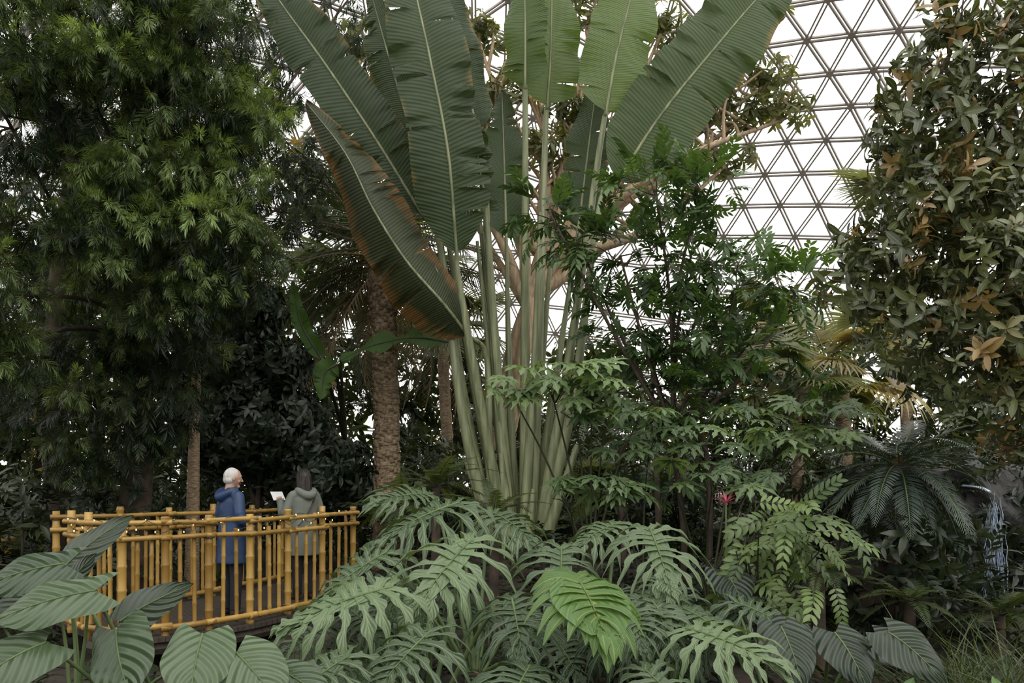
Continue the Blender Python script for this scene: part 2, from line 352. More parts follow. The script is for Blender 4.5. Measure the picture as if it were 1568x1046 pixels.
for q in range(7): # further leaf stalks of the fan
    a=-.20+.36*q/6+rng.normal(0,.02);o=B0+A([a*1.0+rng.uniform(-.05,.05),rng.uniform(-.1,.5),0]);l=rng.uniform(4.8,7)
    e=o+A([math.sin(a)*l,rng.uniform(-.2,1.2),math.cos(a)*l]);tube(mb,spline([o,(o+e)/2+A([.03*np.sign(a),0,.05]),e],20),[.095,.055,.026],8,3,rng.random())
    if q%3==0: blade(mb,[e,e+A([math.sin(a)*.9,.1,1.1]),e+A([math.sin(a)*2,.3,2.4])],(rng.uniform(-.6,.6),-1,.1),.75,.3,m=0,t=.4,seed=30+q,n=90)
for q in range(4):
    a=-.35+.23*q;o=B0+A([a*.8,-.1,-.1]);l=rng.uniform(.8,1.8)
    tube(mb,spline([o,o+A([math.sin(a)*l*.5,-.1,l*.5]),o+A([math.sin(a)*l,-.1,l])],10),[.12,.08,.04],8,3,rng.random())
mb.build('giant_bird_of_paradise',[mS,mSb,mSl,petiole_m])
# ------------------------------------------------------------------ banana behind
mb=MB()
blade(mb,[(-.95,12.9,3.85),(-1.6,12.8,3.92),(-2.25,12.8,3.8),(-2.8,12.8,3.55)],(0,-.8,1),.5,.1,m=0,t=.9,seed=51)
blade(mb,[(-3.15,13.,3.6),(-3.5,13.,4.2),(-3.65,13.,4.9)],(.3,-1,0),.3,.5,m=0,t=.6,seed=52)
blade(mb,[(-2.9,12.9,3.5),(-3.05,12.8,3.35),(-3.1,12.7,2.9)],(.3,-1,0),.4,.3,m=0,t=.9,seed=53,n=60)
blade(mb,[(-7.3,12.4,4.2),(-7.0,12.4,5.0),(-6.8,12.4,5.7)],(.3,-1,0),.5,.3,m=0,t=.9,seed=54)
blade(mb,[(-6.4,12.4,3.2),(-6.3,12.4,3.9),(-6.2,12.4,4.7)],(.3,-1,0),.45,.3,m=0,t=.9,seed=55)
for e in((-2.8,12.8,3.55),(-3.15,13.,3.6),(-2.9,12.9,3.5)):tube(mb,spline([(-3.1,15,.0),(-3.1,14.6,2.2),e],12),[.06,.05,.02],8,1)
for e in((-7.3,12.4,4.2),(-6.4,12.4,3.2)):tube(mb,spline([(-6.8,12.9,.0),(-6.8,12.8,2.2),e],12),[.12,.09,.03],8,1)
mBan=leaf_mat('banana_leaf',(.04,.09,.02),(.11,.21,.055),(.2,.3,.1),lat=90,slant=.05,rough=.4,trans=.45,latc=.1)
mb.build('banana_plant',[mBan,stem_dark])
# ------------------------------------------------------------------ weeping podocarpus (left canopy)
needle=leafT(.135,.0125,2,1,.2,.25,.45,.7)
spr=[twigT(42,.24,needle,.95,two=False,droop=d,stem=.003) for d in(.3,.45,.6)]
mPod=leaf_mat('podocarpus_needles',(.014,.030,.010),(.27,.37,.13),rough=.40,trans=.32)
pb=[(-5.6,8.8,6.6,1.0,.8,.6),(-4.5,9.2,6.9,.9,.7,.5),(-3.6,9.0,6.75,.65,.6,.5),(-5.6,8.6,5.65,.9,.7,.5),(-4.75,8.9,5.95,.8,.6,.45),
(-3.8,9.2,6.0,.65,.6,.45),(-3.25,9.4,5.9,.35,.4,.4),(-5.6,8.8,4.6,.8,.6,.5),(-4.3,9.4,5.2,.8,.6,.4),(-3.4,9.5,5.3,.5,.5,.35),(-4.6,9.3,4.4,.6,.6,.5),(-3.7,9.3,4.5,.6,.5,.35),(-3.3,9.4,4.15,.4,.4,.3),
(-5.75,8.5,3.6,.5,.6,.45),(-5.9,8.5,2.9,.5,.5,.35),(-4.75,10.5,2.9,.7,.6,.7),(-5.6,10.6,2.5,.9,.6,.9),(-4.0,9.6,3.7,.45,.5,.4),(-4.9,10.8,3.9,1.0,.6,.8)]
pback=[(-6.3,11.6,5.6,1.3,.6,1.3),(-4.8,11.8,6.6,1.3,.6,1.2),(-4.6,12.,8.2,1.2,.6,1.0),(-6.6,11.8,8,1.6,.7,1.3),(-7.2,11.2,3.6,1.2,.6,1.3),(-4.6,11.8,5.3,.9,.6,.8),(-3.7,12.8,7.1,.8,.4,.9),(-3.7,12.9,8.6,.9,.4,.9),(-2.9,13.3,9.6,.9,.4,.7),(-3.7,12.6,6.0,.6,.4,.6)]
sub=[]
for i,b in enumerate(pb):
    c=A(b[:3]);r=A(b[3:6]);k=int(5+8*r[0]*r[2])
    for _ in range(k):
        d=nrm(rng.normal(size=3)+A([0,-.8,.2]));q=c+d*r*1.1;s=rng.uniform(.75,1.3)*(.62 if i<14 else .5)
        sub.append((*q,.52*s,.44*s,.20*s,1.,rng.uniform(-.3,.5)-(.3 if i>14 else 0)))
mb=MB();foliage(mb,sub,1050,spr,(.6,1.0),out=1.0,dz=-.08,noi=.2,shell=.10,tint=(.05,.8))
foliage(mb,pb+pback,240,spr,(.9,1.3),out=.7,dz=-.3,noi=.3,tint=(-.2,.12))  # inner and back sprays tinted darker: shade between the clumps put into the colour
limbs(mb,(-5.2,11.,3.6),pb+pback,.035,1,4)
tube(mb,spline([(-5.5,11.2,-.4),(-5.3,11.1,1.8),(-5.2,11,3.6),(-4.9,11,6),(-4.7,11,8.6)],20),[.24,.17,.08],10,1)
tube(mb,spline([(-6.5,11.4,-.4),(-6.6,11.3,2.5),(-6.3,11,5),(-5.6,10.6,7.6)],20),[.2,.14,.06],10,1)
tube(mb,spline([(-4.95,12.1,-.4),(-4.9,12.1,2.5),(-4.8,12.1,5)],20),[.12,.08,.05],10,2)
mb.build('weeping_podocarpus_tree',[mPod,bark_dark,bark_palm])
# ------------------------------------------------------------------ dark glossy shrub
lf=leafT(.2,.085,4,1,.25,.25,.45,.8)
wh=[whorlT(7,lf,.2),whorlT(8,lf,.05)]
mD=leaf_mat('glossy_dark_leaf',(.009,.018,.010),(.034,.052,.028),(.06,.09,.04),lat=7,rough=.22,trans=.08,bump=.3,latc=.1,spec=.6)
sb=[(-4.45,13.,4.25,.7,.7,.6),(-4.35,13.,3.4,.95,.7,.7),(-4.35,13.2,2.5,1.2,.9,.8),(-3.5,13.6,1.8,1.1,.7,.7),(-5.0,13.2,2.9,.8,.8,1.2),(-3.0,14.,1.3,.8,.6,.5)]
mb=MB();foliage(mb,sb,620,wh,(.8,1.2),out=.8,dz=-.1,up=(0,0,1),shell=.6);limbs(mb,(-4.4,13.5,1.),sb,.05,1,6,3)
tube(mb,[(-4.4,13.5,-.4),(-4.4,13.5,1)],[.08,.07],6,1)
mb.build('glossy_leaved_shrub',[mD,bark_dark])
# ------------------------------------------------------------------ feather palm with scaly trunk
lfl=leafT(.55,.03,5,1,.5,.45,.4,.5)
fr=[frondT(2.9,42,lfl,1.0,d,.2,.025) for d in(.25,.5,.8)]
mPalm=leaf_mat('palm_leaflet',(.02,.035,.018),(.09,.115,.05),rough=.4,trans=.2,third=((.22,.17,.10),.8))
mb=MB();bx,by=-2.22,13.6
z=np.linspace(-.2,5.2,60);tube(mb,np.stack([bx+.05*np.sin(z*.8),0*z+by,z],-1),.18+.02*np.sin(z*9)+.05*(z>4.2)*(z-4.2),14,2)
boot=MB();boot.add([(-.08,0,0),(.08,0,0),(.06,.0,.10),(-.06,0,.10),(-.075,.06,0),(.075,.06,0),(.04,.085,.11),(-.04,.085,.11)],[[0,1,5,4],[4,5,6,7],[7,6,2,3],[0,4,7,3],[1,2,6,5]],None,.5,2);boot=boot.tpl()
k=np.arange(710);za=k*.0072;an=k*2.39996
Dn=np.stack([np.cos(an),np.sin(an),0*an],-1);Pn=np.stack([bx+.05*np.sin(za*.8)+Dn[:,0]*(.165+.05*(za>4.2)*(za-4.2)),by+Dn[:,1]*.165,za],-1)
mb.many(boot,frames(Dn+A([0,0,.25]),np.tile([0,0,1.],(710,1))),Pn,rng.uniform(.65,1.1,710),rng.random(710))
for i in range(52):
    a=rng.uniform(0,6.28);e=rng.uniform(-.9,1.1);D=(math.cos(a)*math.cos(e),math.sin(a)*math.cos(e)*.8,math.sin(e))
    if D[1]<-.3 and e<.2: continue
    place(mb,fr[rng.integers(0,3)],(bx,by,5.35+.2*rng.random()),D,(0,0,1.),rng.uniform(.75,1.05),rng.uniform(.0,.7) if e>-.3 else .95)
mb.build('feather_palm',[mPalm,bark_palm,bark_palm])
# ------------------------------------------------------------------ tan branched umbrella tree
lf=leafT(.27,.075,4,1,.2,.45,.5,.8);wh=[whorlT(8,lf,-.45,.25),whorlT(7,lf,-.2,.3)]
mU=leaf_mat('umbrella_leaf',(.06,.072,.028),(.19,.20,.075),(.2,.2,.1),rough=.42,trans=.4,third=((.28,.21,.09),.72))
tips=[(-.7,16,10.6),(-.2,15.7,9.2),(.5,16,10.2),(1.2,15.6,8.7),(2.2,16,9.4),(3.0,15.8,10.6),(3.9,16,10.3),(5.2,16,9.7),(4.6,16,8.9),(3.4,16,8.8),(4.4,16.2,8.1),(1.6,16,11),(-.9,16,8.8),(2.9,16,9.6),(5.0,15.8,10.9),(-1.2,16,7.6),(3.4,16,7.9),(.6,15.5,8),(4.0,16,9.4),(5.6,16,9.0),(-3.4,16,10.4),(-2.6,16,9.3)]
ub=[(x,y,z+.2,.75,.6,.4,1) for x,y,z in tips]
mb=MB();foliage(mb,ub,120,wh,(.65,1.1),out=.5,dz=.5,noi=.3,shell=.2,tint=(0,.85))
tube(mb,spline([(-.25,16,.3),(-.2,16,2.3),(.1,16,4.3),(.75,16,6.1)],20),[.3,.22,.18],10,1)
tube(mb,spline([(-.2,16,2.2),(.2,15.8,4.),(.35,15.9,5.6),(-.1,16,7.2)],20),[.2,.14,.08],10,1)
for i,tp in enumerate(tips):
    s0=A((.75,16,6.1)) if i%3 else A((.3,15.9,5.2));g=rng.normal(0,.25,3);m1=s0*.5+A(tp)*.5+g;m1[2]-=.15
    tube(mb,spline([s0,m1,tp],14),[.14,.08,.03],7,1)
    for j in range(8):
        q=m1*(1-j/8)+A(tp)*(j/8);e=q+A([rng.normal(0,.5),rng.normal(0,.3),rng.uniform(.3,1.0)]);tube(mb,spline([q,(q+e)/2+rng.normal(0,.08,3),e],6),[.045,.02],5,1)
mb.build('umbrella_tree',[mU,bark_tan])
# ------------------------------------------------------------------ centre-right green tree
lf=leafT(.18,.058,4,1,.25,.2,.45,.8);tw=[twigT(11,.38,lf,.85,roll=.6,droop=d) for d in(.1,.3,.45)]
mG=leaf_mat('green_tree_leaf',(.018,.042,.014),(.09,.165,.045),(.12,.2,.06),lat=6,rough=.27,trans=.28,bump=.2,latc=.08)
cb=[(.49,10.5,5.2,.5,.4,.3,.7),(1.9,10.4,5.45,.6,.5,.4,1,.2),(2.55,10.6,5.5,.45,.5,.35,1,.3),(1.45,10.5,4.6,.8,.6,.5),(2.4,10.5,4.6,.65,.6,.5),(3.05,10.6,4.2,.6,.5,.45,1,.2),(3.9,10.7,4.2,.6,.5,.35,1,.3),
(1.7,10.6,3.7,.75,.6,.5),(2.6,10.6,3.55,.8,.6,.5),(3.3,10.8,3.5,.6,.5,.5,.8,.1),(1.9,10.6,2.8,.8,.6,.5,.7),(2.8,10.6,2.7,.9,.6,.5,.7),(3.8,10.8,2.5,.8,.6,.5,.7),(2.4,10.6,1.9,1.0,.6,.5,.6),(.9,10.8,4.9,.4,.4,.3,.6)]
mb=MB();foliage(mb,cb,190,tw,(.75,1.15),out=.6,dz=.25,noi=.35,shell=.35,tint=(0,.95))
limbs(mb,(2.2,10.7,2.2),cb,.028,1,5,5)
for x,y in((1.9,10.4),(2.3,10.7),(2.6,10.5),(1.5,10.8)):
    tube(mb,spline([(x,y,-.3),(x+.05,y,.8),(x-.1+.2*rng.random(),y,2.0),(2.2,10.7,2.6)],12),[.055,.04,.03],6,1)
mb.build('evergreen_ash_tree',[mG,bark_dark])
# ------------------------------------------------------------------ lobed understory
pl=[palmlobeT(i,7) for i in range(3)]
mL=leaf_mat('aralia_leaf',(.04,.075,.028),(.19,.27,.11),(.26,.34,.16),rough=.42,trans=.32,midw=.14)
mb=MB()
def layer(mb,c,r,n,size,tpls,root,dirz=-.1,t=(.2,.9)):
    r0=A(root);c=A(c)
    nb=[c+A([dx*r[0]*.6,.25,-.22]) for dx in(-1,0,1)]
    for q in nb:tube(mb,spline([r0,r0*.4+q*.6+A([0,.1,.1]),q],8),[.016,.008],5,1)
    for i in range(n):
        p=c+rng.uniform(-1,1,3)*A(r);a=rng.uniform(0,6.28);D=A([math.cos(a)*.8,math.sin(a)*.6-.35,dirz+rng.normal(0,.15)])
        s=rng.uniform(*size);place(mb,tpls[i%len(tpls)],p,D,A([0,-.35,1])+rng.normal(0,.15,3),s,rng.uniform(*t))
        q=p-nrm(D)*s*.5-A([0,0,.25*s]);z=min(nb,key=lambda v:np.linalg.norm(v-q))
        tube(mb,spline([z,(z+q)/2+A([0,0,.04]),q],5),[.006,.004],4,1)
layer(mb,(.45,8,2.60),(.66,.3,.18),32,(.22,.34),pl,(.9,8.9,.6),t=(.45,1))
layer(mb,(1.0,8.1,2.35),(.5,.3,.1),10,(.22,.32),pl,(.9,8.9,.6),t=(0,.5))
layer(mb,(2.9,8.4,2.05),(.65,.3,.12),20,(.22,.32),pl,(2.4,8.9,.3))
layer(mb,(2.1,8,1.65),(.6,.3,.15),14,(.22,.32),pl,(2.2,8.8,.2),t=(.0,.5))
layer(mb,(.9,7.8,1.5),(.5,.3,.12),16,(.22,.32),pl,(.8,8.6,.1),t=(.0,.5))
layer(mb,(3.2,9,2.35),(.8,.3,.15),18,(.2,.3),pl,(2.4,9.3,.5),t=(.1,.7))
layer(mb,(1.5,8.4,2.0),(.6,.3,.15),14,(.2,.3),pl,(1.5,9.,.3),t=(.0,.4))
for r in((.9,8.9,.6),(2.4,8.9,.3),(2.2,8.8,.2),(.8,8.6,.1),(2.4,9.3,.5),(1.5,9,.3)):tube(mb,[(r[0],r[1],-.4),r],[.03,.025],6,1)
mb.build('lobed_aralia_shrub',[mL,stem_dark])
# ------------------------------------------------------------------ philodendrons
ph=[lobedT(10,.5,.046,s,.6,.12,fr=13+s*.7,tipdroop=.4) for s in range(6)];mo=[lobedT(10,.14,.066,9,.45,.33,fr=15,tipdroop=.35,full=.92,jit=.8)]
mP=leaf_mat('philodendron_leaf',(.026,.052,.022),(.155,.22,.11),(.25,.32,.17),lat=7,slant=.3,rough=.30,trans=.16,midw=.15,bump=.3,latc=.12)
mPy=leaf_mat('philodendron_young_leaf',(.06,.13,.035),(.15,.26,.075),(.34,.43,.12),lat=9,slant=.5,rough=.30,trans=.3,midw=.16,bump=.3,latc=.2,veinf=.6)
mb=MB();crown=[A([-.3,6.4,-.1]),A([.7,6.2,-.1]),A([1.2,5.6,-.2]),A([-.6,5.5,-.2])]
PL=[(ph[0],(-.46,6.6,1.38),(-.8,-.35,-.2),(-.1,-.5,1),.85,.35),(ph[1],(-.31,5.8,1.12),(-.5,-.7,-.3),(-.1,-.6,1),.85,.85),
(ph[2],(1.04,5.9,1.2),(-.05,-.8,-.4),(.1,-.6,1),.72,.65),(mo[0],(.40,4.8,.97),(.22,-.55,-.35),(.1,-.7,.7),.70,.5),
(ph[3],(-.8,5.2,.86),(-.85,-.35,-.12),(0,-.7,1),.78,.9),(ph[4],(-.49,4.7,.66),(-.3,-.7,-.3),(0,-.6,1),.6,.3),
(ph[5],(1.12,5.,.62),(.5,-.6,-.25),(0,-.6,1),.65,1.0),(ph[2],(.39,6.2,1.03),(-.05,-.7,-.3),(0,-.6,1),.7,.35),
(ph[3],(.91,6.6,1.22),(-.6,-.5,-.1),(0,-.6,1),.62,.5),(ph[4],(-.2,7,1.3),(.5,-.5,-.1),(0,-.5,1),.7,.35),
(ph[2],(-.95,4.5,.55),(-.5,-.6,-.25),(0,-.6,1),.6,.4),(ph[1],(0,5.2,.78),(.05,-.8,-.35),(0,-.6,1),.65,.15),
(ph[5],(.95,5.3,.75),(.3,-.7,-.3),(0,-.6,1),.6,.15),(ph[0],(-1.,6.2,1.0),(-.7,-.3,-.2),(0,-.6,1),.7,.4),(ph[4],(1.6,5.6,.7),(.6,-.4,-.2),(0,-.6,1),.5,.2),
(ph[5],(-.75,7.2,1.45),(-.5,-.5,.1),(0,-.6,1),.65,.3),(ph[3],(.1,4.5,.5),(-.2,-.7,-.25),(0,-.6,1),.55,.15),(ph[0],(.75,4.4,.5),(.3,-.7,-.3),(0,-.6,1),.5,.35)]
for tp,b,D,U,s,t in PL:
    young=tp is mo[0];D=A(D,float)+rng.normal(0,.08,3)
    place(mb,tp,b,D,A(U,float)+rng.normal(0,.2,3),s,t,2 if young else 0)
    b=A(b);c=crown[int(np.argmin([np.linalg.norm(q[:2]-b[:2]) for q in crown]))];d=nrm(D)
    tube(mb,spline([c,c*.35+b*.65+A([0,.1,.12]),b-d*.02+A([0,0,-.01])],14),[.022,.015,.011],7,1)
for i in range(34):
    x=rng.uniform(-1.4,1.9);y=rng.uniform(5.2,7.4);b=A([x,y,rng.uniform(.3,.8)]);D=(rng.uniform(-.7,.7),-.7,-.25);s=rng.uniform(.4,.6)
    place(mb,ph[i%6],b,D,A([0,-.5,1])+rng.normal(0,.3,3),s,rng.uniform(0,.35));c=crown[int(np.argmin([np.linalg.norm(q[:2]-b[:2]) for q in crown]))]
    tube(mb,spline([c,(c+b)/2+A([0,.1,.1]),b],8),[.018,.01],6,1)
for c in crown:tube(mb,spline([c-A([0,0,.4]),c+A([.03,0,-.1]),c+A([0,0,.12])],8),[.07,.06,.04],9,4)
mb.build('split_leaf_philodendron',[mP,stem_green,mPy,stem_green,bark_palm])
# ------------------------------------------------------------------ elephant ears
mE=leaf_mat('elephant_ear_leaf',(.028,.055,.026),(.12,.175,.09),(.20,.27,.13),lat=7,slant=.4,rough=.26,trans=.2,midw=.035,bump=.5,latc=.08,spec=.6)
mEd=leaf_mat('dark_arum_leaf',(.012,.023,.014),(.042,.060,.036),(.10,.135,.075),lat=7,slant=.4,rough=.32,trans=.10,midw=.035,bump=.5,latc=.12)
hr=heartT(1,.62,18,6);hr2=heartT(1,.85,18,6,droop=.35)
def arum(name,items,mat,root):
    mb=MB()
    for tp,b,D,U,s,t in items:
        place(mb,tp,b,D,U,s,t);b=A(b);r=A([root[0]+rng.normal(0,.08),root[1]+rng.normal(0,.08),root[2]]);d=nrm(A(D,float))
        tube(mb,spline([r,r*.4+b*.6+A([0,.05,.1]),b],12),[.018,.012,.008],7,1)
        yy=np.linspace(0,.97,10);R=frames(A([D],float),A([U],float))[0];dr=.25 if tp is hr else .35
        tube(mb,b+(R@(np.stack([0*yy,yy,-dr*yy**2+.003],-1)*s).T).T,[.006,.002],5,1)
    mb.build(name,[mat,stem_green])
arum('elephant_ear_plant',[(hr,(-2.02,3.8,1.03),(-.8,-.3,-.1),(.1,-.6,.8),.5,.7),(hr2,(-1.92,3.8,.84),(.25,-.5,-.45),(-.3,-.7,.6),.40,.4),
(hr2,(-1.5,3.8,.82),(.1,-.6,-.3),(.1,-.7,.7),.40,.8),(hr2,(-1.32,3.75,.74),(.6,-.5,-.3),(.1,-.7,.7),.38,.8),(hr2,(-2.2,3.7,.8),(-.5,-.5,-.2),(0,-.7,.7),.4,.6),
(hr,(-2.4,4.2,1.12),(-.8,-.2,-.1),(.1,-.6,.7),.48,.2),(hr,(-1.15,3.9,.62),(.7,-.4,-.2),(0,-.6,.8),.36,.5),(hr2,(-1.7,3.5,.6),(-.2,-.6,-.2),(0,-.7,.7),.36,.5)],mE,(-1.8,4.1,-.35))
arum('dark_calathea_plant',[(hr,(-2.3,4.6,.74),(.6,.0,.42),(-.3,-.9,.4),.44,1.),(hr,(-3.2,5.6,.95),(.65,.1,.75),(-.5,-.9,.3),.56,.9),(hr,(-2.7,5.,.85),(-.6,-.3,.2),(0,-.8,.6),.45,.6),
(hr,(-3.1,5.3,.8),(-.3,-.5,-.1),(0,-.8,.6),.5,.5),(hr,(-2.95,5.2,.85),(.3,-.2,.4),(-.2,-.9,.3),.32,.4),(hr,(-3.4,5.,.85),(-.6,-.3,.1),(0,-.8,.6),.55,.5),(hr,(-2.0,4.7,.45),(.5,-.4,.0),(0,-.8,.6),.3,.3)],mEd,(-2.8,5.1,-.35))
arum('alocasia_plant',[(hr2,(1.75,5.1,.62),(.1,-.6,-.45),(0,-.7,.7),.42,.5),(hr2,(2.1,5.1,.58),(.2,-.6,-.4),(0,-.7,.7),.40,.4),(hr2,(2.4,5.,.60),(.5,-.5,-.35),(0,-.7,.7),.42,.6),
(hr2,(1.9,5.3,.6),(-.2,-.5,-.2),(0,-.7,.7),.38,.3),(hr2,(2.5,5.4,.5),(.4,-.5,-.2),(0,-.7,.7),.38,.2),(hr2,(1.7,6.3,.85),(.1,-.6,-.2),(0,-.7,.7),.42,.1)],mEd,(2.0,5.4,-.35))
mSt=leaf_mat('hosta_leaf',(.06,.14,.035),(.15,.26,.08),(.3,.42,.18),lat=0,rough=.38,trans=.35,midw=.1)
mb=MB();lf=leafT(.6,.10,10,2,.35,.6,.5,.7)
for cx,cy in((1.95,4.1),(2.25,4.05),(2.55,4.0)):
    for i in range(8):
        a=rng.uniform(0,6.28);place(mb,lf,(cx,cy,.18),(math.cos(a)*.7,math.sin(a)*.6,.9),(0,-.3,1),rng.uniform(.6,.95),rng.random())
    tube(mb,[(cx,cy,-.4),(cx,cy,.20)],[.03,.02],6,1)
mb.build('ginger_lily',[mSt,stem_green])
mb=MB();lf=leafT(.75,.010,8,1,.3,.6,.4,.4);n=560
P=np.stack([rng.normal(3.2,.30,n),rng.normal(5.1,.25,n),np.full(n,-.05)],-1);a=rng.uniform(0,6.28,n);e=rng.uniform(.7,1.4,n)
mb.many(lf,frames(np.stack([np.cos(a)*np.cos(e),np.sin(a)*np.cos(e),np.sin(e)],-1),np.tile([0,0,1.],(n,1))+rng.normal(0,.3,(n,3))),P,rng.uniform(.6,1.1,n),rng.random(n))
tube(mb,[(3.2,5.1,-.4),(3.2,5.1,-.02)],[.2,.12],8,1)
mb.build('papyrus_grass',[leaf_mat('grass_blade',(.03,.05,.015),(.08,.11,.04),rough=.5,trans=.3),soil])
mb=MB();lf=leafT(.11,.035,4,1,.4,.1,.5,.7)
for i in range(9):
    a=i*2.4;place(mb,lf,(-1.86,5.05,.44),(math.cos(a)*.6,math.sin(a)*.5,.7),(0,0,1),rng.uniform(.7,1.1),rng.random())
tube(mb,[(-1.86,5.05,-.4),(-1.86,5.05,.45)],[.012,.008],6,1);mb.build('orange_bromeliad_flower',[leaf_mat('orange_bract',(.55,.16,.01),(.75,.32,.03),rough=.45,trans=.3),stem_green])
# ------------------------------------------------------------------ light green pinnate shrub
lf=leafT(.15,.058,5,1,.15,.25,.5,.8);fr=[frondT(.62,8,lf,1.15,d,.1,.006,prof=lambda s:.8+.2*np.sin(3*s)) for d in(.35,.5,.65)]
mC=leaf_mat('fishtail_leaflet',(.045,.085,.022),(.19,.265,.09),(.25,.33,.13),rough=.34,trans=.32)
mb=MB()
for i in range(40):
    p=A([rng.uniform(1.75,2.5),rng.uniform(5.9,6.6),rng.uniform(.7,1.40)]);D=(rng.uniform(-.6,.8),-.45,rng.uniform(-.8,.4))
    place(mb,fr[i%3],p,D,A([0,-.7,1])+rng.normal(0,.4,3),rng.uniform(.5,.85),rng.uniform(.0,1));r0=A([2.1,6.5,.1])
    tube(mb,spline([r0,r0*.5+p*.5+A([0,.1,.1]),p],8),[.012,.005],5,1)
tube(mb,[(2.1,6.5,-.4),(2.1,6.5,.12)],[.035,.02],6,1)
mb.build('coral_tree_shrub',[mC,stem_dark])
# ------------------------------------------------------------------ cycad
lf=leafT(.20,.018,3,1,.3,.2,.4,.5);fr=[frondT(1.12,44,lf,1.25,d,.25,.012) for d in(.3,.5,.75)]
mCy=leaf_mat('cycad_leaflet',(.026,.042,.033),(.095,.125,.10),rough=.28,trans=.08)
mb=MB();cx,cy,cz=4.05,8.2,1.72
for i in range(44):
    a=i*2.39996;e=.85-.034*i+rng.normal(0,.08)
    place(mb,fr[i%3],(cx,cy,cz),(math.cos(a)*math.cos(e),math.sin(a)*math.cos(e),math.sin(e)),(0,0,1),rng.uniform(.8,1.05),rng.uniform(.2,.9))
z=np.linspace(-.3,1.76,40);tube(mb,np.stack([cx+0*z,cy+0*z,z],-1),.12+.012*np.sin(z*50),12,4)
for i in range(16):
    a=i*2.4;tube(mb,[(cx,cy,cz+.02),(cx+.05*math.cos(a),cy+.05*math.sin(a),cz+.12)],[.02,.006],5,3)
mb.build('cycad',[mCy,stem_green,bark_palm,solid('cycad_scale',(.3,.12,.03),(.5,.22,.06),10),bark_dark])
# ------------------------------------------------------------------ magnolia
lf=leafT(.18,.060,5,1,.3,.2,.5,.75);wh=[whorlT(9,lf,.5,.4,spread=.14,sj=.55),whorlT(7,lf,.3,.45,spread=.16,sj=.55),whorlT(8,lf,.7,.35,spread=.12,sj=.6)]
mM=leaf_mat('magnolia_leaf',(.032,.046,.018),(.165,.185,.075),(.24,.25,.11),rough=.25,trans=.15,third=((.25,.165,.065),.74),midw=.12)
gb=[(4.1,7.5,5.5,.4,.4,.45),(4.75,7.5,5.5,.45,.4,.45),(4.2,7.5,6.0,.25,.3,.25,.8),(3.9,7.5,4.9,.42,.45,.45),(4.65,7.5,4.75,.5,.5,.5),(3.85,7.4,4.25,.42,.4,.4),(4.5,7.4,4.1,.55,.5,.5),
(3.62,7.5,3.7,.45,.4,.38),(4.35,7.3,3.5,.55,.5,.45),(3.85,7.4,3.15,.42,.4,.38),(4.7,7.3,3.0,.5,.5,.4),(4.3,7.3,2.65,.42,.4,.3),(4.8,7.3,2.35,.4,.4,.3),(3.28,7.6,3.5,.3,.3,.3,.7),(5.4,7.5,4.3,.6,.5,1.5),(5.3,7.3,2.9,.5,.5,.7),(5.1,7.6,5.9,.5,.4,.5),
(4.6,8.4,4.5,.8,.4,.9,.6,-.2),(4.5,8.4,3.2,.8,.4,.7,.8,-.2),(4.9,7.4,1.9,.35,.4,.25)]
mb=MB();foliage(mb,gb,360,wh,(.65,1.2),out=.8,dz=.3,noi=.4,shell=.35,tint=(0,.98))
limbs(mb,(5.6,8.1,2.8),gb,.03,1,7,8);tube(mb,spline([(5.9,8.2,-.4),(5.9,8.2,1.2),(5.6,8.1,2.8),(5.1,7.8,4.8)],14),[.12,.1,.05],8,1)
mb.build('magnolia_tree',[mM,bark_dark])
# ------------------------------------------------------------------ fan palms
ft=[fanT(26,.9,.06,2.2,.35),fanT(24,.85,.06,2.0,.6)]
mF=leaf_mat('fan_palm_leaf',(.07,.09,.035),(.25,.27,.12),rough=.42,trans=.35,third=((.40,.33,.19),.8))
def fanpalm(name,x,y,z,n,sc,r=.11,seed=0,tl=(.1,1),emin=-.5):
    mb=MB();g=np.random.default_rng(seed)
    zz=np.linspace(-.3,z,40);tube(mb,np.stack([x+.06*np.sin(zz),0*zz+y,zz],-1),r+.01*np.sin(zz*30),10,2)
    for i in range(n):
        a=i*2.4;e=g.uniform(emin,1.1);D=A([math.cos(a)*math.cos(e),math.sin(a)*math.cos(e),math.sin(e)])
        place(mb,ft[i%2],A([x+.06*np.sin(z),y,z])+D*sc*.95,D,(0,-.4,1),sc*g.uniform(.85,1.1),g.uniform(*tl))
    mb.build(name,[mF,stem_green,bark_palm])
fanpalm('fan_palm',4.95,11.8,3.3,17,.85,.11,1,(.5,1))
fanpalm('fan_palm',4.1,11.4,3.1,12,.65,.08,2,(.6,.79))
fanpalm('fan_palm',8.3,16.5,7.2,14,1.1,.12,3,(.1,.7),.0)
fanpalm('fan_palm',-2.9,17.5,6.2,16,1.3,.15,4,(0,.4))
fanpalm('fan_palm',1.2,13.6,1.3,12,.6,.08,6,(0,.6),0)
fanpalm('fan_palm',-1.4,16.5,4.8,14,1.0,.12,7,(0,.5))
